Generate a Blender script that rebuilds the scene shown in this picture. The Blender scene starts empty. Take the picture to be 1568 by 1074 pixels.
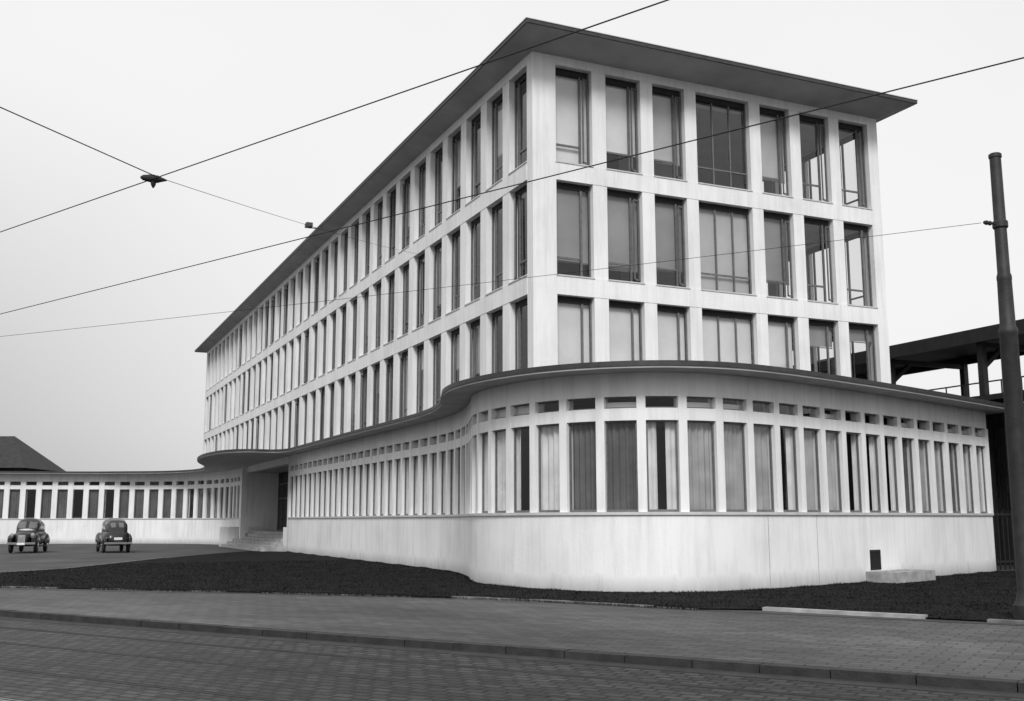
import bpy, bmesh, math, random, bisect
from mathutils import Vector, Matrix
from mathutils.geometry import tessellate_polygon
random.seed(7)
sc = bpy.context.scene
sc.view_settings.view_transform = 'Standard'
sc.view_settings.look = 'None'
sc.view_settings.exposure = 0

# ------------------------------------------------------------ materials
def new_mat(name):
    m = bpy.data.materials.new(name); m.use_nodes = True
    nt = m.node_tree; b = nt.nodes['Principled BSDF']
    return m, nt, b
def g(v): return (v, v, v, 1)
def plain(name, v, rough=.6, var=.15, scale=3., bump=0.0, bscale=40., metallic=0., spec=.5):
    m, nt, b = new_mat(name)
    tc = nt.nodes.new('ShaderNodeTexCoord')
    n = nt.nodes.new('ShaderNodeTexNoise'); n.inputs['Scale'].default_value = scale; n.inputs['Detail'].default_value = 4
    nt.links.new(tc.outputs['Object'], n.inputs['Vector'])
    r = nt.nodes.new('ShaderNodeMapRange'); r.inputs['From Min'].default_value = .3; r.inputs['From Max'].default_value = .7
    r.inputs['To Min'].default_value = v*(1-var); r.inputs['To Max'].default_value = v*(1+var)
    nt.links.new(n.outputs['Fac'], r.inputs['Value']); nt.links.new(r.outputs['Result'], b.inputs['Base Color'])
    b.inputs['Roughness'].default_value = rough; b.inputs['Metallic'].default_value = metallic
    b.inputs['Specular IOR Level'].default_value = spec
    if bump:
        n2 = nt.nodes.new('ShaderNodeTexNoise'); n2.inputs['Scale'].default_value = bscale; n2.inputs['Detail'].default_value = 3
        nt.links.new(tc.outputs['Object'], n2.inputs['Vector'])
        bp = nt.nodes.new('ShaderNodeBump'); bp.inputs['Strength'].default_value = bump; bp.inputs['Distance'].default_value = .02
        nt.links.new(n2.outputs['Fac'], bp.inputs['Height']); nt.links.new(bp.outputs['Normal'], b.inputs['Normal'])
    return m
def plaster(name, v, streak=.12):
    m, nt, b = new_mat(name); L = nt.links
    tc = nt.nodes.new('ShaderNodeTexCoord')
    mp = nt.nodes.new('ShaderNodeMapping'); mp.inputs['Scale'].default_value = (2.6, 2.6, .2)
    L.new(tc.outputs['Object'], mp.inputs['Vector'])
    n = nt.nodes.new('ShaderNodeTexNoise'); n.inputs['Scale'].default_value = 1.6; n.inputs['Detail'].default_value = 6; n.inputs['Roughness'].default_value = .68
    L.new(mp.outputs['Vector'], n.inputs['Vector'])
    n3 = nt.nodes.new('ShaderNodeTexNoise'); n3.inputs['Scale'].default_value = .6; n3.inputs['Detail'].default_value = 5
    L.new(tc.outputs['Object'], n3.inputs['Vector'])
    r = nt.nodes.new('ShaderNodeMapRange'); r.inputs['From Min'].default_value = .34; r.inputs['From Max'].default_value = .56
    r.inputs['To Min'].default_value = v*(1-streak); r.inputs['To Max'].default_value = v
    L.new(n.outputs['Fac'], r.inputs['Value'])
    r3 = nt.nodes.new('ShaderNodeMapRange'); r3.inputs['From Min'].default_value = .3; r3.inputs['From Max'].default_value = .6
    r3.inputs['To Min'].default_value = .88; r3.inputs['To Max'].default_value = 1.
    L.new(n3.outputs['Fac'], r3.inputs['Value'])
    sx = nt.nodes.new('ShaderNodeSeparateXYZ'); L.new(tc.outputs['Object'], sx.inputs[0])
    ad = nt.nodes.new('ShaderNodeMath'); ad.operation = 'MULTIPLY_ADD'; ad.inputs[1].default_value = -.7
    L.new(n.outputs['Fac'], ad.inputs[0]); L.new(sx.outputs['Z'], ad.inputs[2])
    rz = nt.nodes.new('ShaderNodeMapRange'); rz.inputs['From Min'].default_value = -.36; rz.inputs['From Max'].default_value = .06
    rz.inputs['To Min'].default_value = .55; rz.inputs['To Max'].default_value = 1.
    L.new(ad.outputs[0], rz.inputs['Value'])
    m1 = nt.nodes.new('ShaderNodeMath'); m1.operation = 'MULTIPLY'; m2 = nt.nodes.new('ShaderNodeMath'); m2.operation = 'MULTIPLY'
    L.new(r.outputs[0], m1.inputs[0]); L.new(r3.outputs[0], m1.inputs[1]); L.new(m1.outputs[0], m2.inputs[0]); L.new(rz.outputs[0], m2.inputs[1])
    L.new(m2.outputs[0], b.inputs['Base Color'])
    n2 = nt.nodes.new('ShaderNodeTexNoise'); n2.inputs['Scale'].default_value = 14; n2.inputs['Detail'].default_value = 3
    L.new(tc.outputs['Object'], n2.inputs['Vector'])
    bp = nt.nodes.new('ShaderNodeBump'); bp.inputs['Strength'].default_value = .35; bp.inputs['Distance'].default_value = .012
    L.new(n2.outputs['Fac'], bp.inputs['Height']); L.new(bp.outputs['Normal'], b.inputs['Normal'])
    b.inputs['Roughness'].default_value = .85; b.inputs['Specular IOR Level'].default_value = .2
    return m
def paving(name, v, bw, bh, mortar=.35, msize=.012, var=.35, bump=.5, wear=.3, wob=.12, wsc=.35, spec=.3):
    m, nt, b = new_mat(name); L = nt.links
    tc = nt.nodes.new('ShaderNodeTexCoord')
    nz = nt.nodes.new('ShaderNodeTexNoise'); nz.inputs['Scale'].default_value = 1.3
    L.new(tc.outputs['Object'], nz.inputs['Vector'])
    vm = nt.nodes.new('ShaderNodeVectorMath'); vm.operation = 'MULTIPLY_ADD'; vm.inputs[1].default_value = (wob, wob, 0)
    L.new(nz.outputs['Color'], vm.inputs[0]); L.new(tc.outputs['Object'], vm.inputs[2])
    br = nt.nodes.new('ShaderNodeTexBrick'); br.inputs['Scale'].default_value = 1.
    br.inputs['Brick Width'].default_value = bw; br.inputs['Row Height'].default_value = bh
    br.inputs['Mortar Size'].default_value = msize; br.inputs['Mortar Smooth'].default_value = .5
    br.inputs['Color1'].default_value = g(v*(1-var)); br.inputs['Color2'].default_value = g(v*(1+var)); br.inputs['Mortar'].default_value = g(v*mortar)
    L.new(vm.outputs[0], br.inputs['Vector'])
    mpp = nt.nodes.new('ShaderNodeMapping'); mpp.inputs['Scale'].default_value = (.35, 1, 1); L.new(tc.outputs['Object'], mpp.inputs['Vector'])
    n = nt.nodes.new('ShaderNodeTexNoise'); n.inputs['Scale'].default_value = wsc; n.inputs['Detail'].default_value = 9; n.inputs['Roughness'].default_value = .7
    L.new(mpp.outputs['Vector'], n.inputs['Vector'])
    r = nt.nodes.new('ShaderNodeMapRange'); r.inputs['From Min'].default_value = .3; r.inputs['From Max'].default_value = .7
    r.inputs['To Min'].default_value = 1-wear; r.inputs['To Max'].default_value = 1+wear
    L.new(n.outputs['Fac'], r.inputs['Value'])
    mx = nt.nodes.new('ShaderNodeVectorMath'); mx.operation = 'SCALE'
    L.new(br.outputs['Color'], mx.inputs[0]); L.new(r.outputs[0], mx.inputs['Scale']); L.new(mx.outputs[0], b.inputs['Base Color'])
    inv = nt.nodes.new('ShaderNodeMath'); inv.operation = 'SUBTRACT'; inv.inputs[0].default_value = 1
    L.new(br.outputs['Fac'], inv.inputs[1])
    n4 = nt.nodes.new('ShaderNodeTexNoise'); n4.inputs['Scale'].default_value = 5; n4.inputs['Detail'].default_value = 5
    L.new(tc.outputs['Object'], n4.inputs['Vector'])
    ad = nt.nodes.new('ShaderNodeMath'); ad.operation = 'MULTIPLY_ADD'; ad.inputs[1].default_value = 1.4
    L.new(n4.outputs['Fac'], ad.inputs[0]); L.new(inv.outputs[0], ad.inputs[2])
    bp = nt.nodes.new('ShaderNodeBump'); bp.inputs['Strength'].default_value = bump; bp.inputs['Distance'].default_value = .025
    L.new(ad.outputs[0], bp.inputs['Height']); L.new(bp.outputs['Normal'], b.inputs['Normal'])
    b.inputs['Roughness'].default_value = .6; b.inputs['Specular IOR Level'].default_value = spec
    return m
def glass(name, tint=.85, ior=1.5, rough=0.02):
    m = bpy.data.materials.new(name); m.use_nodes = True; nt = m.node_tree; nt.nodes.clear(); L = nt.links
    o = nt.nodes.new('ShaderNodeOutputMaterial'); mx = nt.nodes.new('ShaderNodeMixShader')
    t = nt.nodes.new('ShaderNodeBsdfTransparent'); t.inputs[0].default_value = g(tint)
    gl = nt.nodes.new('ShaderNodeBsdfGlossy'); gl.inputs['Color'].default_value = g(.95); gl.inputs['Roughness'].default_value = rough
    tc = nt.nodes.new('ShaderNodeTexCoord'); n = nt.nodes.new('ShaderNodeTexNoise'); n.inputs['Scale'].default_value = 1.1; n.inputs['Detail'].default_value = 1
    L.new(tc.outputs['Object'], n.inputs['Vector'])
    bp = nt.nodes.new('ShaderNodeBump'); bp.inputs['Strength'].default_value = .12; bp.inputs['Distance'].default_value = .02
    L.new(n.outputs['Fac'], bp.inputs['Height']); L.new(bp.outputs['Normal'], gl.inputs['Normal'])
    f = nt.nodes.new('ShaderNodeFresnel')
    ge = nt.nodes.new('ShaderNodeNewGeometry'); mr = nt.nodes.new('ShaderNodeMapRange')   # single pane: same index from both sides
    mr.inputs['To Min'].default_value = ior; mr.inputs['To Max'].default_value = 1/ior
    L.new(ge.outputs['Backfacing'], mr.inputs['Value']); L.new(mr.outputs[0], f.inputs[0])
    L.new(f.outputs[0], mx.inputs[0]); L.new(t.outputs[0], mx.inputs[1]); L.new(gl.outputs[0], mx.inputs[2]); L.new(mx.outputs[0], o.inputs[0])
    return m

M = {}
M['plaster'] = plaster('white_plaster', .86, .13)
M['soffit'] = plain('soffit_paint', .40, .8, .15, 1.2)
M['slab_top'] = plain('roof_felt', .03, .9, .3, 2)
M['fascia'] = plain('fascia_metal', .035, .5, .3, 6)
M['trim'] = plain('zinc_trim', .55, .5, .1, 4)
M['frame'] = plain('window_frame_paint', .13, .5, .2, 8)
M['frame_light'] = plain('window_frame_light_paint', .3, .6, .2, 8)
M['box'] = plain('recess_shade', .015, .8, .2, 8)  # near-black: shade at the window heads put into the colour
M['glass'] = glass('window_glass', .9, 1.6)
M['blind_a'] = plain('blind_light', .72, .8, .12, .8)
M['blind_b'] = plain('blind_mid', .48, .8, .14, .8)
M['blind_c'] = plain('blind_dark', .27, .8, .2, .8)
M['curtain_light'] = plain('curtain_light', .75, .9, .15, 2)
M['curtain_mid'] = plain('curtain_mid', .36, .9, .25, 1.5)
M['curtain_dark'] = plain('curtain_dark', .12, .9, .3, 1.5)
M['room_porch_dark'] = plain('room_porch_dark', .05, .9, .3, 1)
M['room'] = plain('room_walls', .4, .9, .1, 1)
M['concrete'] = plain('concrete', .33, .85, .3, 3, .4, 30)
M['edging'] = plain('edging_stone', .16, .85, .5, 2.5, .4, 30)
M['kerbstone'] = plain('kerbstone', .025, .8, .4, 4, .4, 30)
M['steel_dark'] = plain('dark_steel', .018, .6, .3, 3)
M['brick_dark'] = paving('dark_brick', .03, .22, .07)
M['pole'] = plain('pole_paint', .02, .6, .4, 5, .3, 30)
M['black'] = plain('black_rubber', .015, .8, .1, 5)
M['chrome'] = plain('chrome', .6, .2, .05, 5, metallic=1.)
M['lawn'] = plain('lawn_grass', .012, 1., .5, 1.4, 1., 40, spec=.1)
M['blade'] = plain('grass_blades', .016, .9, .6, .8, spec=.1)
M['road'] = paving('road_cobbles', .034, .26, .17, .2, .024, .5, 1., .55, .14, .3, .35)
M['pave'] = paving('pavement_bricks', .085, .40, .20, .45, .014, .2, .5, .5, .06, .25, .2)
M['court'] = plain('forecourt_asphalt', .055, .9, .45, .35, .3, 40)
M['ground'] = plain('ground_soil', .05, .95, .3, .2, .3, 10)
M['rail'] = plain('tram_rail_steel', .25, .35, .3, 5, metallic=.8)

# ------------------------------------------------------------ mesh tools
class Coll:
    def __init__(s): s.d = {}
    def get(s, m):
        return s.d.setdefault(m, ([], []))
    def poly(s, m, vs, fs):
        V, F = s.get(m); k = len(V); V.extend([tuple(v) for v in vs]); F.extend([tuple(i+k for i in f) for f in fs])
    def obox(s, m, O, U, N, u0, u1, n0, n1, z0, z1):
        vs = []
        for z in (z0, z1):
            for (a, b) in ((u0, n0), (u1, n0), (u1, n1), (u0, n1)):
                vs.append((O[0]+U[0]*a+N[0]*b, O[1]+U[1]*a+N[1]*b, z))
        s.poly(m, vs, [(0, 1, 2, 3), (4, 5, 6, 7), (0, 1, 5, 4), (1, 2, 6, 5), (2, 3, 7, 6), (3, 0, 4, 7)])
    def box(s, m, x0, x1, y0, y1, z0, z1):
        s.obox(m, (0, 0), (1, 0), (0, 1), x0, x1, y0, y1, z0, z1)
    def build(s, parent, names=None, smooth=()):
        for m, (V, F) in s.d.items():
            nm = (names or {}).get(m, m)
            ob = mesh_obj(nm, V, F, M[m], parent, smooth=(m in smooth))
def mesh_obj(name, V, F, mat, parent=None, smooth=False, angle=35):
    me = bpy.data.meshes.new(name); me.from_pydata(V, [], F)
    bm = bmesh.new(); bm.from_mesh(me); bmesh.ops.recalc_face_normals(bm, faces=bm.faces); bm.to_mesh(me); bm.free()
    if mat: me.materials.append(mat)
    ob = bpy.data.objects.new(name, me); sc.collection.objects.link(ob)
    if smooth:
        me.shade_smooth(); me.set_sharp_from_angle(angle=math.radians(angle))
    if parent: ob.parent = parent
    return ob
def empty(name, loc=(0, 0, 0)):
    e = bpy.data.objects.new(name, None); e.location = loc; sc.collection.objects.link(e); return e
def catmull(P, n=24):
    out = []; Q = [(2*P[0][0]-P[1][0], 2*P[0][1]-P[1][1])]+list(P)+[(2*P[-1][0]-P[-2][0], 2*P[-1][1]-P[-2][1])]
    for i in range(1, len(Q)-2):
        p0, p1, p2, p3 = Q[i-1:i+3]
        d = math.dist(p1, p2)
        t1 = ((p2[0]-p0[0]), (p2[1]-p0[1])); l1 = math.hypot(*t1); t1 = (t1[0]/l1*d, t1[1]/l1*d)
        t2 = ((p3[0]-p1[0]), (p3[1]-p1[1])); l2 = math.hypot(*t2); t2 = (t2[0]/l2*d, t2[1]/l2*d)
        for k in range(n):
            t = k/n; a = 2*t**3-3*t**2+1; b = t**3-2*t**2+t; c = -2*t**3+3*t**2; e = t**3-t**2
            out.append((a*p1[0]+b*t1[0]+c*p2[0]+e*t2[0], a*p1[1]+b*t1[1]+c*p2[1]+e*t2[1]))
    out.append(P[-1]); return out
def resample(P, step):
    L = [0]
    for a, b in zip(P, P[1:]): L.append(L[-1]+math.dist(a, b))
    n = max(1, round(L[-1]/step)); out = []; j = 0
    for i in range(n+1):
        s = L[-1]*i/n
        while j < len(L)-2 and L[j+1] < s: j += 1
        t = (s-L[j])/max(1e-9, L[j+1]-L[j]); out.append((P[j][0]+(P[j+1][0]-P[j][0])*t, P[j][1]+(P[j+1][1]-P[j][1])*t))
    return out
def norms(P):
    N = []
    for i in range(len(P)):
        a = P[max(0, i-1)]; b = P[min(len(P)-1, i+1)]; dx, dy = b[0]-a[0], b[1]-a[1]; l = math.hypot(dx, dy); N.append((-dy/l, dx/l))
    return N
def sweep(C, m, P, prof, cap=True):
    N = norms(P); k = len(prof); V = []; F = []
    for p, n in zip(P, N):
        for (o, z) in prof: V.append((p[0]+n[0]*o, p[1]+n[1]*o, z))
    for i in range(len(P)-1):
        for j in range(k):
            j2 = (j+1) % k; F.append((i*k+j, i*k+j2, (i+1)*k+j2, (i+1)*k+j))
    if cap: F.append(tuple(range(k))); F.append(tuple((len(P)-1)*k+j for j in range(k)))
    C.poly(m, V, F)
def rect(o0, o1, z0, z1): return [(o0, z0), (o1, z0), (o1, z1), (o0, z1)]
def slab(name, outline, z0, z1, mats, parent):
    n = len(outline); V = [(x, y, z0) for x, y in outline]+[(x, y, z1) for x, y in outline]
    tri = tessellate_polygon([[Vector((x, y, 0)) for x, y in outline]])
    F = [tuple(t) for t in tri]+[tuple(i+n for i in t) for t in tri]+[(i, (i+1) % n, (i+1) % n+n, i+n) for i in range(n)]
    me = bpy.data.meshes.new(name); me.from_pydata(V, [], F)
    for m in mats: me.materials.append(m)
    nt = len(tri)
    for i, p in enumerate(me.polygons): p.material_index = 0 if i < nt else (2 if i < 2*nt else 1)
    bm = bmesh.new(); bm.from_mesh(me); bmesh.ops.recalc_face_normals(bm, faces=bm.faces); bm.to_mesh(me); bm.free()
    ob = bpy.data.objects.new(name, me); sc.collection.objects.link(ob); ob.parent = parent; return ob
def sheet(name, outline, z, mat, parent=None):
    tri = tessellate_polygon([[Vector((x, y, 0)) for x, y in outline]])
    V = [(x, y, z) for x, y in outline]
    me = bpy.data.meshes.new(name); me.from_pydata(V, [], [tuple(t) for t in tri]); me.materials.append(mat)
    bm = bmesh.new(); bm.from_mesh(me)
    for f in bm.faces:
        f.normal_update()
        if f.normal.z < 0: f.normal_flip()
    bm.to_mesh(me); bm.free()
    ob = bpy.data.objects.new(name, me); sc.collection.objects.link(ob)
    if parent: ob.parent = parent
    return ob

# ============================================================ OFFICE BUILDING
office = empty('office_building')
C = Coll()
W, L, ZT = 13.8, 65.15, 16.05
rows = [(5.5, 8.45), (9.05, 12.04), (12.62, 15.76)]     # window rows
bands = [(4.9, 5.5), (8.45, 9.05), (12.04, 12.62), (15.76, ZT)]
DEP = .30
XR = [(0.80, 2.08), (2.58, 3.86), (4.32, 5.55), (6.0, 8.15), (8.6, 9.85), (10.3, 11.58), (12.03, 13.35)]
YL = [(.4+1.85*k, .4+1.85*k+1.33) for k in range(35)]
def upper_window(O, U, N, u0, u1, z0, z1, blind, frac, wide=False, openc=False, glz=True):
    fr = 'frame'
    w = u1-u0; h = z1-z0; hb = .2
    a, b = -.25, -.19
    C.obox(fr, O, U, N, u0, u1, a, b, z0, z0+.06); C.obox(fr, O, U, N, u0, u0+.05, a+.004, b-.004, z0, z1)
    C.obox(fr, O, U, N, u1-.05, u1, a+.004, b-.004, z0, z1)
    C.obox('box', O, U, N, u0, u1, -.30, -.20, z1-hb, z1)  # head strip, the blind box's shadow painted as black
    zt = z0+h*.20
    C.obox('trim', O, U, N, u0-.02, u1+.02, -.18, .035, z0-.03, z0+.012)
    if wide:
        divs = [0, .36, .68, 1]
        for f in (.36, .68): C.obox(fr, O, U, N, u0+w*f-.025, u0+w*f+.025, a+.004, b-.004, z0, z1-hb)
        C.obox(fr, O, U, N, u0, u1, a+.006, b-.006, zt-.025, zt+.025)
    else:
        divs = [0, .74, 1]
        um = u0+w*.74
        C.obox(fr, O, U, N, um-.03, um+.03, a+.004, b+.01, z0, z1-hb)
        C.obox(fr, O, U, N, u0, um, a+.006, b-.006, zt-.03, zt+.03)
        if openc:
            ang = math.radians(random.uniform(14, 34)); ph = (O[0]+U[0]*(u1-.04)+N[0]*(-.18), O[1]+U[1]*(u1-.04)+N[1]*(-.18))
            U2 = (-(U[0]*math.cos(ang))+N[0]*math.sin(ang), -(U[1]*math.cos(ang))+N[1]*math.sin(ang)); N2 = (-U2[1], U2[0])
            ww = w*.22
            for (p, q, r, s_) in ((0, .04, z0+.1, z1-hb-.05), (ww-.04, ww, z0+.1, z1-hb-.05), (0, ww, z0+.1, z0+.15), (0, ww, z1-hb-.1, z1-hb-.05)):
                C.obox(fr, ph, U2, N2, p, q, -.02, .02, r, s_)
            C.poly('glass', [(ph[0]+U2[0]*p, ph[1]+U2[1]*p, z) for p, z in ((.04, z0+.15), (ww-.04, z0+.15), (ww-.04, z1-hb-.1), (.04, z1-hb-.1))], [(0, 1, 2, 3)])
    for d0, d1 in zip(divs, divs[1:]):     # separate panes, none perfectly plumb
        if openc and d0 == .74: continue
        for (q0, q1) in ((z0, zt), (zt, z1-hb)):
            t1 = random.uniform(-.010, .010); t2 = random.uniform(-.010, .010)
            P = [(u0+w*d0, q0, t1), (u0+w*d1, q0, -t1), (u0+w*d1, q1, t2-t1), (u0+w*d0, q1, t2+t1)]
            C.poly('glass', [(O[0]+U[0]*p+N[0]*(-.222+t), O[1]+U[1]*p+N[1]*(-.222+t), z) for p, z, t in P], [(0, 1, 2, 3)])
    if blind:
        zb = z1-(z1-z0)*frac; sk = random.uniform(-.015, .015)*w
        P = [(u0+.02, z1-hb*.4), (u1-.02, z1-hb*.4), (u1-.02, zb+sk), (u0+.02, zb-sk)]
        C.poly(blind, [(O[0]+U[0]*p-N[0]*.335, O[1]+U[1]*p-N[1]*.335, z) for p, z in P], [(0, 1, 2, 3)])
        if frac < .99: C.obox('frame', O, U, N, u0+.02, u1-.02, -.36, -.33, zb-.045, zb-.015)
O, U, N = (0, 0), (1, 0), (0, -1)
for i in range(len(XR)-1):
    C.obox('plaster', O, U, N, XR[i][1], XR[i+1][0], -DEP, 0, 4.9, ZT)
C.obox('plaster', O, U, N, -.0, .8, -.40, .006, 4.9, ZT)
C.obox('plaster', O, U, N, XR[-1][1], W, -.45, .006, 4.9, ZT)
for z0, z1 in bands: C.obox('plaster', O, U, N, .8, XR[-1][1], -DEP-.03, .012, z0, z1)
tones = {2: [('blind_a', .97), ('blind_a', .78), ('blind_b', .80), ('blind_c', .12), ('blind_b', .8), (None, 0), (None, 0)],
         1: [('blind_c', .82), ('blind_c', .85), ('blind_c', .80), ('blind_b', .97), ('blind_c', .8), (None, 0), (None, 0)],
         0: [('blind_a', 1.), ('blind_a', .8), ('blind_a', .9), ('blind_a', 1.), ('blind_a', .9), ('blind_c', .3), ('blind_c', .2)]}
for r, (z0, z1) in enumerate(rows):
    for i, (a, b) in enumerate(XR):
        bl, fr = tones[r][i]
        upper_window(O, U, N, a, b, z0, z1, bl, fr, wide=(i == 3), openc=(i in (1, 2, 4, 5) and r > 0) or (i in (0, 6) and r == 2))
O, U, N = (0, 0), (0, 1), (-1, 0)
for i in range(len(YL)-1):
    C.obox('plaster', O, U, N, YL[i][1], YL[i+1][0], -DEP, 0, 4.9, ZT)
C.obox('plaster', O, U, N, YL[-1][1], L, -.45, .006, 4.9, ZT)
for z0, z1 in bands: C.obox('plaster', O, U, N, .4, YL[-1][1], -DEP-.03, .012, z0, z1)
random.seed(3)
for r, (z0, z1) in enumerate(rows):
    for i, (a, b) in enumerate(YL):
        q = random.random(); bl = None if q < .5 else ('blind_a' if q < .75 else 'blind_b')
        upper_window(O, U, N, a, b, z0, z1, bl, random.uniform(.2, .9), openc=random.random() < .35)
O, U, N = (W, 0), (0, 1), (1, 0)
yr = [(.6+1.85*k, .6+1.85*k+1.3) for k in range(34)]
C.obox('plaster', O, U, N, .451, .6, -.4, 0, 4.9, ZT)
for i in range(len(yr)-1): C.obox('plaster', O, U, N, yr[i][1], yr[i+1][0], -DEP, 0, 4.9, ZT)
C.obox('plaster', O, U, N, yr[-1][1], L, -.45, 0, 4.9, ZT)
for z0, z1 in bands: C.obox('plaster', O, U, N, .6, yr[-1][1], -DEP-.03, .012, z0, z1)
for r, (z0, z1) in enumerate(rows):
    for i, (a, b) in enumerate(yr): upper_window(O, U, N, a, b, z0, z1, None, 0, openc=False)
C.box('plaster', .46, W-.46, L-.3, L-.02, 4.9, ZT)
for z in (5.0, 8.55, 12.15, 15.8): C.box('room', .34, W-.34, .34, L-.34, z, z+.24)
C.box('room', 5.6, 8.4, 4.5, L-2, 4.9, 15.78)
C.box('room', 8.4, 13.2, 11.0, 11.15, 5.3, 15.75)
C.box('room_porch_dark', .7, 5.6, 4.4, 4.5, 5.3, 15.75)
for k in range(1, 9): C.box('room', .7, 5.6, 4.4+k*7.4, 4.5+k*7.4, 5.3, 15.75)

rx0, rx1, ry0, ry1 = -.8, W+.6, -1.35, L+1.6
V = [(rx0, ry0, 16.24), (rx1, ry0, 16.24), (rx1, ry1, 16.24), (rx0, ry1, 16.24),
     (.02, .02, 16.04), (W-.02, .02, 16.04), (W-.02, L-.02, 16.04), (.02, L-.02, 16.04)]
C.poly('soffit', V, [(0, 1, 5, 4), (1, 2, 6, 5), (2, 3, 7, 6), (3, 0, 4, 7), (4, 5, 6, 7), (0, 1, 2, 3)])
C.box('fascia', rx0-.03, rx1+.03, ry0-.03, ry1+.03, 16.235, 16.35)
C.box('trim', rx0-.05, rx1+.05, ry0-.05, ry1+.05, 16.35, 16.375)
C.box('slab_top', 3, 11, 12, 50, 16.375, 16.9)
# small floodlight on the eave
C.box('fascia', -1.25, -.86, 23.55, 23.62, 16.30, 16.34); C.box('fascia', -1.42, -1.1, 23.4, 23.8, 16.34, 16.55)

ctrl = [(15.9, -2.05), (10.3, -4.0), (5.5, -5.5), (3.6, -6.0), (2.0, -6.22), (.7, -6.0), (-.45, -5.25), (-1.3, -4.1), (-1.8, -2.6),
        (-1.95, -1.0), (-1.78, .3), (-1.25, 1.9), (-.7, 3.6), (-.28, 5.6), (-.1, 8), (-.1, 14), (-.1, 24), (-.1, 32.2)]
path = resample(catmull(ctrl), .2575)
while (len(path)-1) % 4: path = path[:-1]
YE = path[-1][1]
ZS, ZW, ZC = 1.94, 4.72, 5.3
def wing(path, sub, pillar_w, curt, far=False):
    sweep(C, 'plaster', path, rect(-.35, 0, -.15, ZS-.10))
    sweep(C, 'trim', path, rect(-.30, .05, ZS-.10, ZS-.03))
    sweep(C, 'plaster', path, rect(-.35, -.02, 4.13, 4.43))
    sweep(C, 'plaster', path, rect(-.35, 0, ZW, ZC))
    sweep(C, 'room_porch_dark', path, rect(-2.2, -2.15, -.1, ZC-.01), True)
    sweep(C, 'room', path, rect(-2.2, -.34, 1.2, 1.35), True)
    for z0, z1 in ((ZS-.03, ZS+.03), (4.09, 4.13), (4.43, 4.465), (ZW-.035, ZW)):
        sweep(C, 'frame', path, rect(-.17, -.11, z0, z1))
    Nn = norms(path)
    for i in range(0, len(path), sub):
        n = Nn[i]; u = (n[1], -n[0]); p = path[i]
        e = 0.004*(i % 3)
        C.obox('plaster', p, u, n, -pillar_w/2, pillar_w/2, -.33, -.004-e*.3, ZS-.03, ZW)
        for sgn in (-1, 1):
            a, b = sorted((sgn*pillar_w/2, sgn*(pillar_w/2+.04)))
            C.obox('frame', p, u, n, a, b, -.165, -.115, ZS+.03, 4.09)
    for i in range(0, len(path)-sub, sub):
        p, q = path[i], path[i+sub]; n0, n1 = Nn[i], Nn[i+sub]
        A_ = (p[0]-n0[0]*.14, p[1]-n0[1]*.14); B_ = (q[0]-n1[0]*.14, q[1]-n1[1]*.14); nm = ((n0[0]+n1[0])/2, (n0[1]+n1[1])/2)
        for z0, z1 in ((ZS+.03, 4.10), (4.45, ZW-.03)):
            t = random.uniform(-.012, .012); s_ = random.uniform(-.012, .012)
            C.poly('glass', [(A_[0]+nm[0]*t, A_[1]+nm[1]*t, z0), (B_[0]-nm[0]*t, B_[1]-nm[1]*t, z0), (B_[0]+nm[0]*(s_-t), B_[1]+nm[1]*(s_-t), z1), (A_[0]+nm[0]*(s_+t), A_[1]+nm[1]*(s_+t), z1)], [(0, 1, 2, 3)])
        kind = curt(i//sub)
        if kind is None: continue
        m, cover = kind
        seg = path[i:i+sub+1]; dense = resample(seg, .03); nn = norms(dense)
        runs = []
        if cover >= 1: runs = [list(range(len(dense)))]
        else:
            cut = max(3, int(len(dense)*cover/2)); runs = [list(range(cut)), list(range(len(dense)-cut, len(dense)))]
            if random.random() < .4: runs = runs[:1]
        for idx in runs:
            V = []; F = []
            ph = random.random()*6; fr = random.uniform(.7, 1.2)
            for k, j in enumerate(idx):
                o = -.27+.032*math.sin(k*fr+ph)+.016*math.sin(k*.41+ph*2)
                for z in (ZS, 4.3): V.append((dense[j][0]+nn[j][0]*o, dense[j][1]+nn[j][1]*o, z))
            for k in range(len(idx)-1): F.append((2*k, 2*k+1, 2*k+3, 2*k+2))
            C.poly(m, V, F)
nb = (len(path)-1)//4
random.seed(11)
def curt_near(b):
    q = random.random()
    if b < 12: return ('curtain_mid', 1.) if q < .6 else (('curtain_dark', 1.) if q < .8 else ('curtain_light', .6))
    if b in (16, 17): return ('curtain_dark', 1.)
    if b < 16: return ('curtain_mid', 1.) if q < .6 else ('curtain_light', .8)
    if b < 26: return ('curtain_light', 1.) if q < .6 else ('curtain_light', .6)
    return ('curtain_light', 1.) if q < .5 else (('curtain_light', .7) if q < .75 else ('curtain_mid', 1.))
wing(path, 4, .22, curt_near)
for b in range(0, nb):
    if random.random() < .6 or b > 18:
        seg = path[b*4:b*4+5]; sweep(C, 'blind_a', seg, rect(-.24, -.235, 4.40, 4.60 if b < 18 else 4.70), False)
Nn = norms(path)
for b in (12, 10):
    i = b*4+2; n = Nn[i]; u = (n[1], -n[0])
    C.obox('frame_light', path[i], u, n, -.008, .008, -.01, .003, 0, ZS-.10)
C.box('plaster', 15.62, 15.93, -1.95, 14, -.15, ZC)
C.box('plaster', -.1, 2.6, YE-.05, YE+.3, -.15, ZC)
C.box('room_porch_dark', 2.6, 2.9, YE+.3, 47.2, -.15, ZC)  # porch back wall, shade of the entrance recess painted into its dark tone
for k in range(8):
    C.box('frame', 2.5, 2.56, 34+k*1.6-.04, 34+k*1.6+.04, 1.05, 4.2)
C.box('room_porch_dark', 2.565, 2.6, 33.5, 46, 1.1, 4.2)
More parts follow.
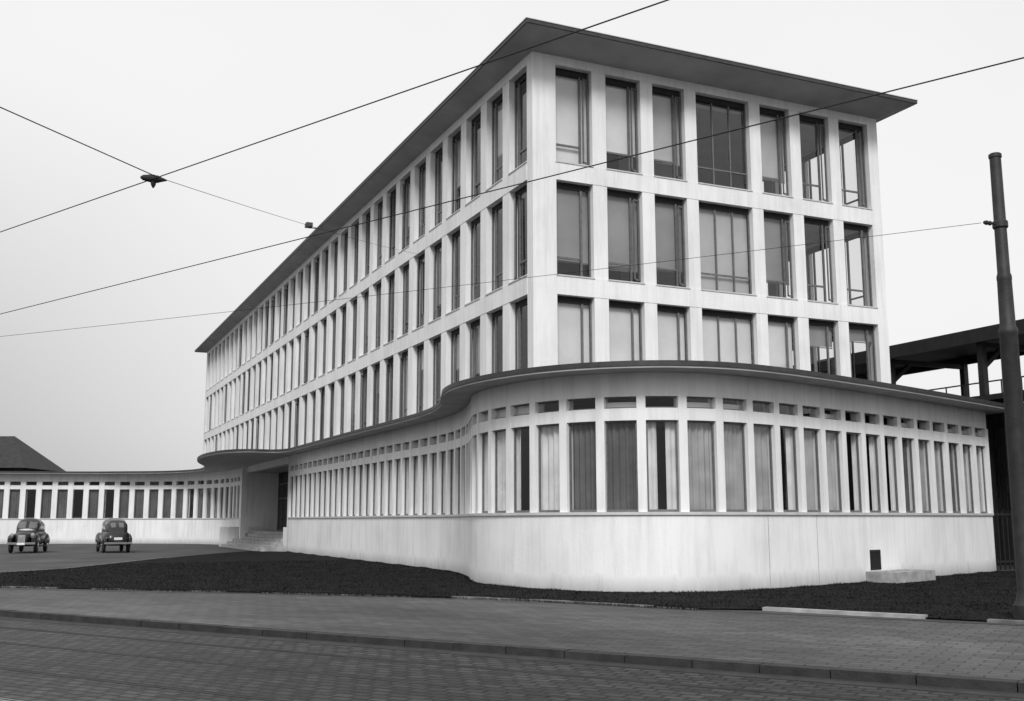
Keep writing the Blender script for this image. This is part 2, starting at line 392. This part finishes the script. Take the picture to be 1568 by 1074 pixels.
for z in (1.1, 3.2, 4.2): C.box('frame', 2.49, 2.545, 33.5, 46, z-.04, z+.04)
for k in range(6):
    C.box('concrete', -1.3+.36*k, 2.59, YE+1.2, 46, .175*k-.05 if k == 0 else .175*k, .175*(k+1))
C.box('plaster', -.1, .25, YE+.301, YE+1.19, -.1, 1.35)
C.box('plaster', -1.4, 1.38, 46.0, 46.3, -.1, 1.3)
C.box('plaster', -.35, .0, 44.5, 44.85, 0.0, ZC)      # porch column
ctrl2 = [(0, 47), (-.2, 51), (-1.2, 55), (-3.4, 58.2), (-7, 60.3), (-15, 62.8), (-30, 66.6), (-60, 73.5)]
path2 = resample(catmull(ctrl2), .58)
if (len(path2)-1) % 2: path2 = path2[:-1]
wing(path2, 2, .40, lambda b: ('curtain_dark', 1.) if random.random() < .6 else ('curtain_light', .5), True)
C.box('plaster', 0.0, 2.6, 46.9, 47.19, -.15, ZC)
names = dict(plaster='walls', soffit='soffit', glass='glazing', frame='window_frames', frame_light='joints', trim='sills', room='interior', room_porch_dark='rooms_porch_dark',
             concrete='entrance_steps', fascia='roof_edge', slab_top='roof_plant')
C.build(office, names, smooth=('plaster', 'trim', 'frame', 'curtain_light', 'curtain_mid', 'curtain_dark'))
def off(P, o):
    N = norms(P); return [(p[0]+n[0]*o, p[1]+n[1]*o) for p, n in zip(P, N)]
can = off(path, .85)
can = [(16.75, -1.9), (16.7, -2.75)]+can[2:]
can = [p for p in can if p[1] < 26.5]
bulge = catmull([(-.95, 26.5), (-1.0, 28.0), (-1.5, 29.0), (-2.6, 29.1), (-3.5, 29.7), (-4.1, 31.5), (-4.35, 35.2), (-3.9, 40), (-2.6, 46), (-2.0, 51), (-2.4, 54.2), (-4.2, 57.2), (-7.4, 59.2)], 6)
far = off(path2, .9); far = [p for p in far if p[0] < -8]
outline = can+bulge+far+[(-60, 84), (8, 70), (16.75, 16)]
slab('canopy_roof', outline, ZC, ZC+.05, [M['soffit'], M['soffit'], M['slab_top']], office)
N_ = norms(outline); o2 = [(p[0]+n[0]*.03, p[1]+n[1]*.03) for p, n in zip(outline, N_)]
slab('canopy_edge', o2, ZC+.05, ZC+.17, [M['fascia'], M['fascia'], M['slab_top']], office)
gC = Coll()
j = min(range(len(path)), key=lambda i: abs(path[i][0]-8.3)+(0 if path[i][1] < -3 else 99))
n = Nn[j]; u = (-n[1], n[0])
if u[0] < 0: u = (-u[0], -u[1])
gC.obox('box', path[j], u, n, -.28, .28, -.01, .012, .33, .88)
for k in range(9): gC.obox('steel_dark', path[j], u, n, -.26, .26, .012, .03, .36+k*.057, .385+k*.057)
gC.obox('concrete', path[j], u, n, -.55, 1.6, .0, .12, -.1, .30)
gC.obox('concrete', path[j], u, n, -.55, -.43, .12, .8, -.1, .30); gC.obox('concrete', path[j], u, n, 1.48, 1.6, .12, .8, -.1, .30)
gC.obox('concrete', path[j], u, n, -.55, 1.6, .8, .92, -.1, .302)
gC.obox('concrete', path[j], u, n, -.43, 1.48, .12, .8, .20, .26)
gC.build(office, dict(box='vent_recess', steel_dark='vent_louvres', concrete='light_well'))

# ============================================================ GROUND
sheet('ground', [(-900, -900), (900, -900), (900, 900), (-900, 900)], -.13, M['ground'])
d = Vector((.56, -.83)).normalized()
ang = math.atan2(d.y, d.x)
def street_rect(name, n0, n1, z, mat, l0=-160, l1=160):
    V = [(l0, n0, 0), (l1, n0, 0), (l1, n1, 0), (l0, n1, 0)]
    me = bpy.data.meshes.new(name); me.from_pydata(V, [], [(0, 1, 2, 3)]); me.materials.append(mat)
    ob = bpy.data.objects.new(name, me); sc.collection.objects.link(ob); ob.rotation_euler[2] = ang; ob.location[2] = z; return ob
street_rect('road', -34, -13.6, -.122, M['road'])
def street_block(name, n0, n1, z0, z1, mat, l0=-160, l1=160, parent=None):
    me = bpy.data.meshes.new(name); V = [(l, n, z) for z in (z0, z1) for (l, n) in ((l0, n0), (l1, n0), (l1, n1), (l0, n1))]
    me.from_pydata(V, [], [(3, 2, 1, 0), (4, 5, 6, 7), (0, 1, 5, 4), (1, 2, 6, 5), (2, 3, 7, 6), (3, 0, 4, 7)]); me.materials.append(mat)
    ob = bpy.data.objects.new(name, me); sc.collection.objects.link(ob); ob.rotation_euler[2] = ang
    if parent: ob.parent = parent
    return ob
kerb = empty('kerb')
l = -60
random.seed(5)
while l < 60:
    ln = random.uniform(.85, 1.05); street_block('kerb_stone', -13.80+random.uniform(-.008, .008), -13.6, -.3, -.012+random.uniform(-.01, .006), M['kerbstone'], l, l+ln-.015, kerb); l += ln
street_block('gutter', -14.15, -13.81, -.3, -.117, M['kerbstone'], parent=kerb)
street_block('pavement', -13.6, -2, -.3, -.012, M['pave'])
tr = empty('tram_track')
for n0 in (-19.76, -18.32, -16.6, -15.16):
    mt = M['rail'] if n0 < -19 else M['kerbstone']
    street_block('rail', n0, n0+.05, -.2, -.116, mt, parent=tr); street_block('groove_rail', n0+.09, n0+.12, -.2, -.117, mt, parent=tr)
    street_block('groove', n0+.05, n0+.09, -.2, -.1205, M['box'], parent=tr)
court = [(-70, 20), (-30, 12), (-14, 3), (-8, -2), (-4, -5.6), (-1.2, -10.6), (6, -22), (60, -22), (60, 120), (-70, 120)]
sheet('forecourt', court, -.006, M['court'])
inner = [p for p in off(path, -.1)]
lawn = [(-40, 22), (-22, 8.5), (-13.9, 3.7), (-8.1, -1.6), (-4.1, -5.6), (-2.6, -7.9), (-1.35, -10.2), (-.35, -10.9), (.6, -12.7), (1.9, -14.9), (7, -23), (26, -23), (26, -2.2)]+inner+\
       [(-1.6, 34.0), (-3.6, 31), (-6.2, 26.5), (-9, 20.5), (-12, 14.3), (-15.5, 10.6), (-22, 14), (-40, 30)]
sheet('lawn', lawn, .02, M['lawn'])
ek = Coll()
edge = resample([(-40, 22), (-22, 8.5), (-13.9, 3.7), (-8.1, -1.6), (-4.1, -5.6), (-2.6, -7.9), (-1.35, -10.2)], 1.0)
for i in range(0, len(edge)-1):
    if random.random() < .85: sweep(ek, 'edging', [edge[i], (edge[i+1][0]*.98+edge[i][0]*.02, edge[i+1][1]*.98+edge[i][1]*.02)], rect(-.03, .09, -.1, .025+random.uniform(-.012, .012)))
edge = resample([(-.35, -10.9), (.6, -12.7), (1.9, -14.9), (7, -23)], 1.)
sweep(ek, 'concrete', edge[:4], rect(-.02, .16, -.1, .06)); sweep(ek, 'edging', edge[4:], rect(-.02, .16, -.1, .04))
e3 = resample([(-7.4, 24.6), (-10.5, 17.5), (-12, 14.3), (-15.5, 10.6)], 1.)
sweep(ek, 'edging', e3, rect(-.05, .08, -.1, .035))
lk = empty('lawn_kerb'); ek.build(lk, dict(concrete='kerb_blocks', edging='edging_strip'))
tri = tessellate_polygon([[Vector((x, y, 0)) for x, y in lawn]])
T = [[Vector((*lawn[i], 0)) for i in t] for t in tri]
cum = []; s = 0; random.seed(2); V = []; F = []
for t in T: s += (t[1]-t[0]).cross(t[2]-t[0]).length/2; cum.append(s)
for _ in range(130000):
    t = T[min(len(T)-1, bisect.bisect(cum, random.random()*s))]
    a, b = random.random(), random.random()
    if a+b > 1: a, b = 1-a, 1-b
    p = t[0]+(t[1]-t[0])*a+(t[2]-t[0])*b
    if p.y > 18 or p.x < -22 or p.x > 20: continue
    th = random.random()*math.pi; w = random.uniform(.010, .025); h = random.uniform(.015, .05)*(1.6 if random.random() < .04 else 1); k = len(V)
    lx, ly = random.uniform(-.05, .05), random.uniform(-.05, .05)
    V += [(p.x-w*math.cos(th), p.y-w*math.sin(th), .01), (p.x+w*math.cos(th), p.y+w*math.sin(th), .01), (p.x+lx, p.y+ly, .01+h)]; F.append((k, k+1, k+2))
for P_, o0, o1, cnt in ((path, .01, .12, 15000), (resample([(-22, 8.5), (-13.9, 3.7), (-8.1, -1.6), (-4.1, -5.6), (-2.6, -7.9), (-1.35, -10.2)], .3), -.1, .10, 9000)):
    NP = norms(P_)
    for _ in range(cnt):
        i = random.randrange(len(P_)-1); t = random.random(); o = random.uniform(o0, o1)
        x = P_[i][0]*(1-t)+P_[i+1][0]*t+NP[i][0]*o; y = P_[i][1]*(1-t)+P_[i+1][1]*t+NP[i][1]*o
        cl = .5+.5*math.sin(x*3.1+1.7*math.sin(y*2.3))
        th = random.random()*math.pi; w = random.uniform(.005, .012); h = random.uniform(.02, .05)+.045*cl*random.random(); k = len(V)
        V += [(x-w*math.cos(th), y-w*math.sin(th), .0), (x+w*math.cos(th), y+w*math.sin(th), .0), (x+random.uniform(-.03, .03), y+random.uniform(-.03, .03), h)]; F.append((k, k+1, k+2))
me = bpy.data.meshes.new('grass'); me.from_pydata(V, [], F); me.materials.append(M['blade'])
ob = bpy.data.objects.new('grass', me); sc.collection.objects.link(ob)

# ============================================================ TRAM POLE + WIRES
pole = empty('tram_pole', (2.56, -14.50, 0))
def lathe(name, prof, mat, parent, seg=24, loc=(0, 0, 0), axis='Z'):
    V = []; F = []
    for r, z in prof:
        for k in range(seg):
            a = 2*math.pi*k/seg
            V.append((r*math.cos(a), r*math.sin(a), z) if axis == 'Z' else ((z, r*math.cos(a), r*math.sin(a)) if axis == 'X' else (r*math.cos(a), z, r*math.sin(a))))
    for i in range(len(prof)-1):
        for k in range(seg): F.append((i*seg+k, i*seg+(k+1) % seg, (i+1)*seg+(k+1) % seg, (i+1)*seg+k))
    F.append(tuple(range(seg))); F.append(tuple((len(prof)-1)*seg+k for k in range(seg)))
    ob = mesh_obj(name, V, F, mat, parent, smooth=True); ob.location = loc; return ob
lathe('shaft', [(.26, -.1), (.26, .25), (.20, .32), (.17, .5), (.155, 5.0), (.165, 5.02), (.165, 5.1), (.135, 5.16), (.125, 6.0), (.13, 6.02), (.13, 6.08), (.11, 6.14), (.10, 8.32), (.115, 8.33), (.115, 8.39), (.09, 8.41), (.0, 8.42)], M['pole'], pole)
lathe('clamp', [(.12, 6.98), (.135, 7.0), (.135, 7.1), (.12, 7.12)], M['pole'], pole)
lathe('insulator', [(.012, -.42), (.03, -.40), (.045, -.34), (.03, -.3), (.045, -.26), (.03, -.22), (.012, -.2), (.012, -.1)], M['black'], pole, 12, (0, 0, 7.05), 'X')
lathe('bracket', [(.03, -.12), (.03, .0)], M['pole'], pole, 10, (0, 0, 7.05), 'X')
def wire(name, pts, r=.009, sag=0.):
    cu = bpy.data.curves.new(name, 'CURVE'); cu.dimensions = '3D'; cu.bevel_depth = r; cu.bevel_resolution = 2
    sp = cu.splines.new('POLY'); P = []
    for a, b in zip(pts, pts[1:]):
        for k in range(12):
            t = k/12; q = Vector(a).lerp(Vector(b), t); q.z -= sag*4*t*(1-t); P.append(q)
    P.append(Vector(pts[-1])); sp.points.add(len(P)-1)
    for i, q in enumerate(P): sp.points[i].co = (*q, 1)
    cu.materials.append(M['black']); ob = bpy.data.objects.new(name, cu); sc.collection.objects.link(ob); return ob
def ext(a, b, ka, kb):
    a = Vector(a); b = Vector(b); return [tuple(a+(a-b)*ka), tuple(b+(b-a)*kb)]
wire('contact_wire', ext((-14.1, -3.7, 6), (-5.1, -21.4, 6), 2, 1.5), .008)
wire('contact_wire', ext((-14.0, -10.7, 6), (-8.8, -20.9, 6), 3, 2), .007)
wire('span_wire', [(-19, -20.3, 6.3), (-12.1, -14.3, 6.03)], .007, .0)
wire('span_wire', [(-12.1, -14.3, 6.03), (0, 10, 11.9)], .004, .1)
wire('span_wire', [(2.14, -14.45, 7.05), (-14.3, 2.6, 6.5), ], .005, .05)
wi = empty('wire_insulator', (-12.15, -14.25, 6.02))
lathe('hanger', [(.01, -.16), (.035, -.13), (.05, -.05), (.05, .05), (.03, .10), (.01, .16)], M['black'], wi, 12, (0, 0, 0), 'X')
lathe('clamp', [(.01, -.12), (.03, -.08), (.04, .0), (.02, .05)], M['black'], wi, 12)

# ============================================================ PLATFORM SHED
shed = empty('platform_shed'); S = Coll()
S.box('steel_dark', 19.6, 24.6, -14, 60, 8.85, 9.0)
S.box('steel_dark', 19.55, 19.8, -14, 60, 8.45, 8.85)
S.box('steel_dark', 24.4, 24.6, -14, 60, 8.55, 8.85)
for k in range(16):
    y = -13+k*4.8
    S.box('steel_dark', 19.85, 20.1, y, y+.25, 0, 8.8); S.box('steel_dark', 24.1, 24.35, y, y+.25, 0, 8.8)
    S.box('steel_dark', 20.1, 24.1, y+.05, y+.2, 8.3, 8.5)
    S.poly('steel_dark', [(20.0, y+.05, 7.4), (20.0, y+.2, 7.4), (21.1, y+.2, 8.25), (21.1, y+.05, 8.25), (20.0, y+.05, 7.6), (20.0, y+.2, 7.6), (20.9, y+.2, 8.3), (20.9, y+.05, 8.3)],
           [(0, 1, 2, 3), (4, 5, 6, 7), (0, 3, 7, 4), (1, 2, 6, 5)])
S.box('steel_dark', 18.6, 20.4, -10, 60, 6.05, 6.25)
S.box('brick_dark', 20.5, 20.8, -9, 60, -.1, 6.05)
for y in range(-8, 40, 4): S.box('steel_dark', 19.3, 19.45, y, y+.15, 0, 6.05)
for k in range(30): S.box('steel_dark', 20.2, 20.24, -9+k*.9, -8.96+k*.9, 6.25, 6.95)
S.box('steel_dark', 20.19, 20.25, -9, 20, 6.95, 7.0)
S.build(shed, dict(steel_dark='steel_frame', brick_dark='rear_wall', trim='railing'))
gt = empty('gate'); G = Coll()
for k in range(12): G.box('pole', 16.2+k*.22, 16.24+k*.22, -1.2, -1.16, 0, 2.0)
for z in (.25, 1.85): G.box('pole', 16.1, 18.9, -1.21, -1.15, z, z+.06)
G.box('frame_light', 16.02, 16.16, -1.3, -1.1, 0, 2.15); G.box('frame_light', 18.9, 19.1, -1.3, -1.1, 0, 2.15)
G.build(gt, dict(pole='bars', frame_light='posts'))

# ============================================================ HOUSE
house = empty('house', (-14.9, 93.5, 0)); house.rotation_euler[2] = math.atan2(-.414, .910)
H = Coll()
H.box('brick_dark', -26, 2, -4, 4, 0, 7)
H.poly('slab_top', [(-27, -5, 6.9), (3.6, -5, 6.9), (3.6, 5, 6.9), (-27, 5, 6.9), (-27, 0, 10.4), (0, 0, 10.4)], [(0, 1, 5, 4), (1, 2, 5), (2, 3, 4, 5), (3, 0, 4), (0, 1, 2, 3)])
H.box('brick_dark', -4.5, -3.7, -.4, .4, 9.8, 11.2)
H.box('brick_dark', -4.6, -3.6, -.5, .5, 11.2, 11.35)
H.build(house, dict(brick_dark='walls', slab_top='roof'))

# ============================================================ CARS
def superring(x, zb, zt, hw, n=24, e=2.6):
    out = []; zc = (zb+zt)/2; hh = (zt-zb)/2
    for k in range(n):
        a = 2*math.pi*(k+.5)/n; c, s_ = math.cos(a), math.sin(a)
        out.append((x, hw*math.copysign(abs(c)**(2/e), c), zc+hh*math.copysign(abs(s_)**(2/e), s_)))
    return out
def loft(name, st, mat, parent, n=24, e=2.6, win=None, winmat=None, off_=(0, 0, 0)):
    V = []; F = []
    for s_ in st: V += superring(*s_, n=n, e=e)
    for i in range(len(st)-1):
        for k in range(n): F.append((i*n+k, i*n+(k+1) % n, (i+1)*n+(k+1) % n, (i+1)*n+k))
    F.append(tuple(range(n))); F.append(tuple((len(st)-1)*n+k for k in range(n)))
    V = [(v[0]+off_[0], v[1]+off_[1], v[2]+off_[2]) for v in V]
    ob = mesh_obj(name, V, F, mat, parent, smooth=True, angle=50)
    if win:
        ob.data.materials.append(winmat)
        for p in ob.data.polygons:
            if win(p.center): p.material_index = 1
    return ob
paint = plain('car_paint', .018, .25, .1, 3); glassd = plain('car_glass', .1, .08, .1, 3, spec=1.)
def interp(st, m=4):
    out = []
    for a, b in zip(st, st[1:]):
        for k in range(m): out.append(tuple(a[i]+(b[i]-a[i])*k/m for i in range(4)))
    out.append(st[-1]); return out
def car(name, loc, heading):
    e = empty(name, loc); e.rotation_euler[2] = heading
    loft('body', [(-2.15, .5, .72, .45), (-2.05, .42, .95, .62), (-1.7, .36, 1.08, .74), (-1.0, .32, 1.12, .80), (0, .30, 1.10, .82), (.6, .30, 1.10, .78), (1.2, .34, 1.06, .60), (1.7, .38, 1.0, .46), (2.02, .42, .92, .36), (2.10, .5, .8, .28)], paint, e, e=2.8)
    cab = interp([(-1.95, .8, .95, .45), (-1.6, .8, 1.30, .60), (-1.1, .8, 1.56, .68), (-.4, .8, 1.68, .70), (.25, .8, 1.66, .69), (.55, .8, 1.52, .66), (.88, .8, 1.12, .60)], 5)
    def win(c):
        side = abs(c.y) > .45 and 1.16 < c.z < 1.48 and (-1.25 < c.x < -.62 or -.52 < c.x < .35)
        front = c.x > .45 and 1.2 < c.z < 1.5 and .05 < abs(c.y) < .55
        rear = c.x < -1.15 and 1.2 < c.z < 1.46 and .04 < abs(c.y) < .36
        return side or front or rear
    loft('cabin', cab, paint, e, n=40, e=2.7, win=win, winmat=glassd)
    for sy in (-1, 1):
        loft('front_fender', [(.55, .45, .55, .10), (.8, .38, .72, .15), (1.15, .36, .90, .18), (1.5, .38, .95, .19), (1.85, .42, .88, .18), (2.08, .48, .72, .12)], paint, e, n=20, e=2.3, off_=(0, sy*.68, 0))
        loft('rear_fender', [(-2.2, .42, .6, .08), (-1.95, .36, .8, .15), (-1.5, .34, .92, .17), (-1.1, .36, .85, .15), (-.75, .42, .6, .08)], paint, e, n=20, e=2.3, off_=(0, sy*.72, 0))
        lathe('headlamp', [(.04, -.16), (.10, -.08), (.125, .0), (.13, .05), (.11, .07), (.0, .08)], M['chrome'], e, 16, (1.95, sy*.60, .84), 'X')
        lathe('tail_lamp', [(.03, -.04), (.04, .0), (.02, .04)], M['chrome'], e, 10, (-2.12, sy*.66, .72), 'X')
        for x in (1.42, -1.4):
            lathe('wheel', [(.2, -.09), (.33, -.085), (.35, -.04), (.35, .04), (.33, .085), (.2, .09)], M['black'], e, 28, (x, sy*.72, .35), 'Y')
            lathe('hub_cap', [(.17, -.1), (.15, -.115), (.05, -.125), (.0, -.126)] if sy < 0 else [(.17, .1), (.15, .115), (.05, .125), (0, .126)], M['chrome'], e, 20, (x, sy*.72, .35), 'Y')
        c2 = Coll(); c2.box('steel_dark', -.9, .85, *(sorted((sy*.74, sy*.90))), .30, .35); c2.build(e, dict(steel_dark='running_board'))
    c2 = Coll()
    c2.box('chrome', 2.16, 2.21, -.8, .8, .42, .52); c2.box('chrome', -2.3, -2.25, -.8, .8, .42, .52)
    for y in (-.4, .4): c2.box('steel_dark', 1.9, 2.17, y-.03, y+.03, .44, .5); c2.box('steel_dark', -2.26, -1.9, y-.03, y+.03, .44, .5)
    for k in range(7): c2.box('trim', 2.04+.012*(3-abs(k-3)), 2.125, -.2+k*.062, -.175+k*.062, .50, .88)
    c2.box('blind_a', -2.2, -2.17, -.24, .24, .62, .74); c2.box('blind_a', 2.21, 2.225, -.22, .22, .40, .50)
    c2.build(e, dict(chrome='bumpers', steel_dark='bumper_irons', trim='grille', blind_a='number_plates'))
    e.scale = (.95, .88, 1.12)
    return e
car('parked_car', (-13.1, 38.0, 0), math.radians(-101))
car('parked_car', (-8.8, 36.4, 0), math.radians(93))

# ============================================================ WORLD, SUN, CAMERA
az = Vector((-.45, -.89)).normalized(); el = math.radians(40)
w = bpy.data.worlds.new('World'); sc.world = w; w.use_nodes = True; nt = w.node_tree; Lk = nt.links
bg = nt.nodes['Background']
def mth(op, a=None, b=None, c=None):
    n = nt.nodes.new('ShaderNodeMath'); n.operation = op
    for i, v in enumerate((a, b, c)):
        if v is None: continue
        if hasattr(v, 'links') or not isinstance(v, (int, float)): Lk.new(v, n.inputs[i])
        else: n.inputs[i].default_value = v
    return n.outputs[0]
sky = nt.nodes.new('ShaderNodeTexSky'); sky.sky_type = 'NISHITA'; sky.sun_disc = False
sky.sun_elevation = el; sky.sun_rotation = math.atan2(az.x, az.y); sky.dust_density = 6; sky.air_density = 1.5
bw = nt.nodes.new('ShaderNodeRGBToBW'); Lk.new(sky.outputs[0], bw.inputs[0])
lum = mth('MULTIPLY', mth('POWER', bw.outputs[0], .10), 6.75)
tc = nt.nodes.new('ShaderNodeTexCoord'); sp = nt.nodes.new('ShaderNodeSeparateXYZ'); Lk.new(tc.outputs['Generated'], sp.inputs[0])
cn = nt.nodes.new('ShaderNodeTexNoise'); cn.inputs['Scale'].default_value = 1.6; cn.inputs['Detail'].default_value = 4; Lk.new(tc.outputs['Generated'], cn.inputs['Vector'])
cl = mth('MULTIPLY_ADD', cn.outputs['Fac'], .16, .92)
dz = nt.nodes.new('ShaderNodeMapRange'); dz.interpolation_type = 'SMOOTHSTEP'; dz.inputs['From Min'].default_value = .02; dz.inputs['From Max'].default_value = .42; dz.inputs['To Min'].default_value = 1; dz.inputs['To Max'].default_value = 0
Lk.new(sp.outputs['Z'], dz.inputs['Value'])
dx = nt.nodes.new('ShaderNodeMapRange'); dx.interpolation_type = 'SMOOTHSTEP'; dx.inputs['From Min'].default_value = -.25; dx.inputs['From Max'].default_value = .40; dx.inputs['To Min'].default_value = 1; dx.inputs['To Max'].default_value = 0
Lk.new(sp.outputs['X'], dx.inputs['Value'])
low_left_dim = mth('MULTIPLY', dz.outputs[0], dx.outputs[0])  # mask that darkens the sky low down on the left
fac = mth('SUBTRACT', 1.0, mth('MULTIPLY', low_left_dim, .5))
tot = mth('MULTIPLY', mth('MULTIPLY', lum, cl), fac)
Lk.new(tot, bg.inputs['Color'])
bg.inputs['Strength'].default_value = .12
sd = bpy.data.lights.new('sun', 'SUN'); sd.energy = 2.3; sd.angle = math.radians(16); so = bpy.data.objects.new('sun', sd); sc.collection.objects.link(so)
dirv = Vector((az.x*math.cos(el), az.y*math.cos(el), math.sin(el))); so.rotation_euler = dirv.to_track_quat('Z', 'Y').to_euler(); so.location = (-20, -40, 40)

psi, th, ro = .427, .156, -.002
f = Vector((math.sin(psi)*math.cos(th), math.cos(psi)*math.cos(th), math.sin(th))); r = Vector((math.cos(psi), -math.sin(psi), 0)); u = r.cross(f)
r2 = r*math.cos(ro)+u*math.sin(ro); u2 = u*math.cos(ro)-r*math.sin(ro)
cd = bpy.data.cameras.new('camera'); cam = bpy.data.objects.new('camera', cd); sc.collection.objects.link(cam)
cam.matrix_world = Matrix(((r2.x, u2.x, -f.x, -13.365), (r2.y, u2.y, -f.y, -27.972), (r2.z, u2.z, -f.z, 1.725), (0, 0, 0, 1)))
cd.sensor_width = 36; cd.lens = 37.33; cd.shift_x = -.0018; cd.shift_y = .0024; cd.clip_end = 3000
sc.camera = cam
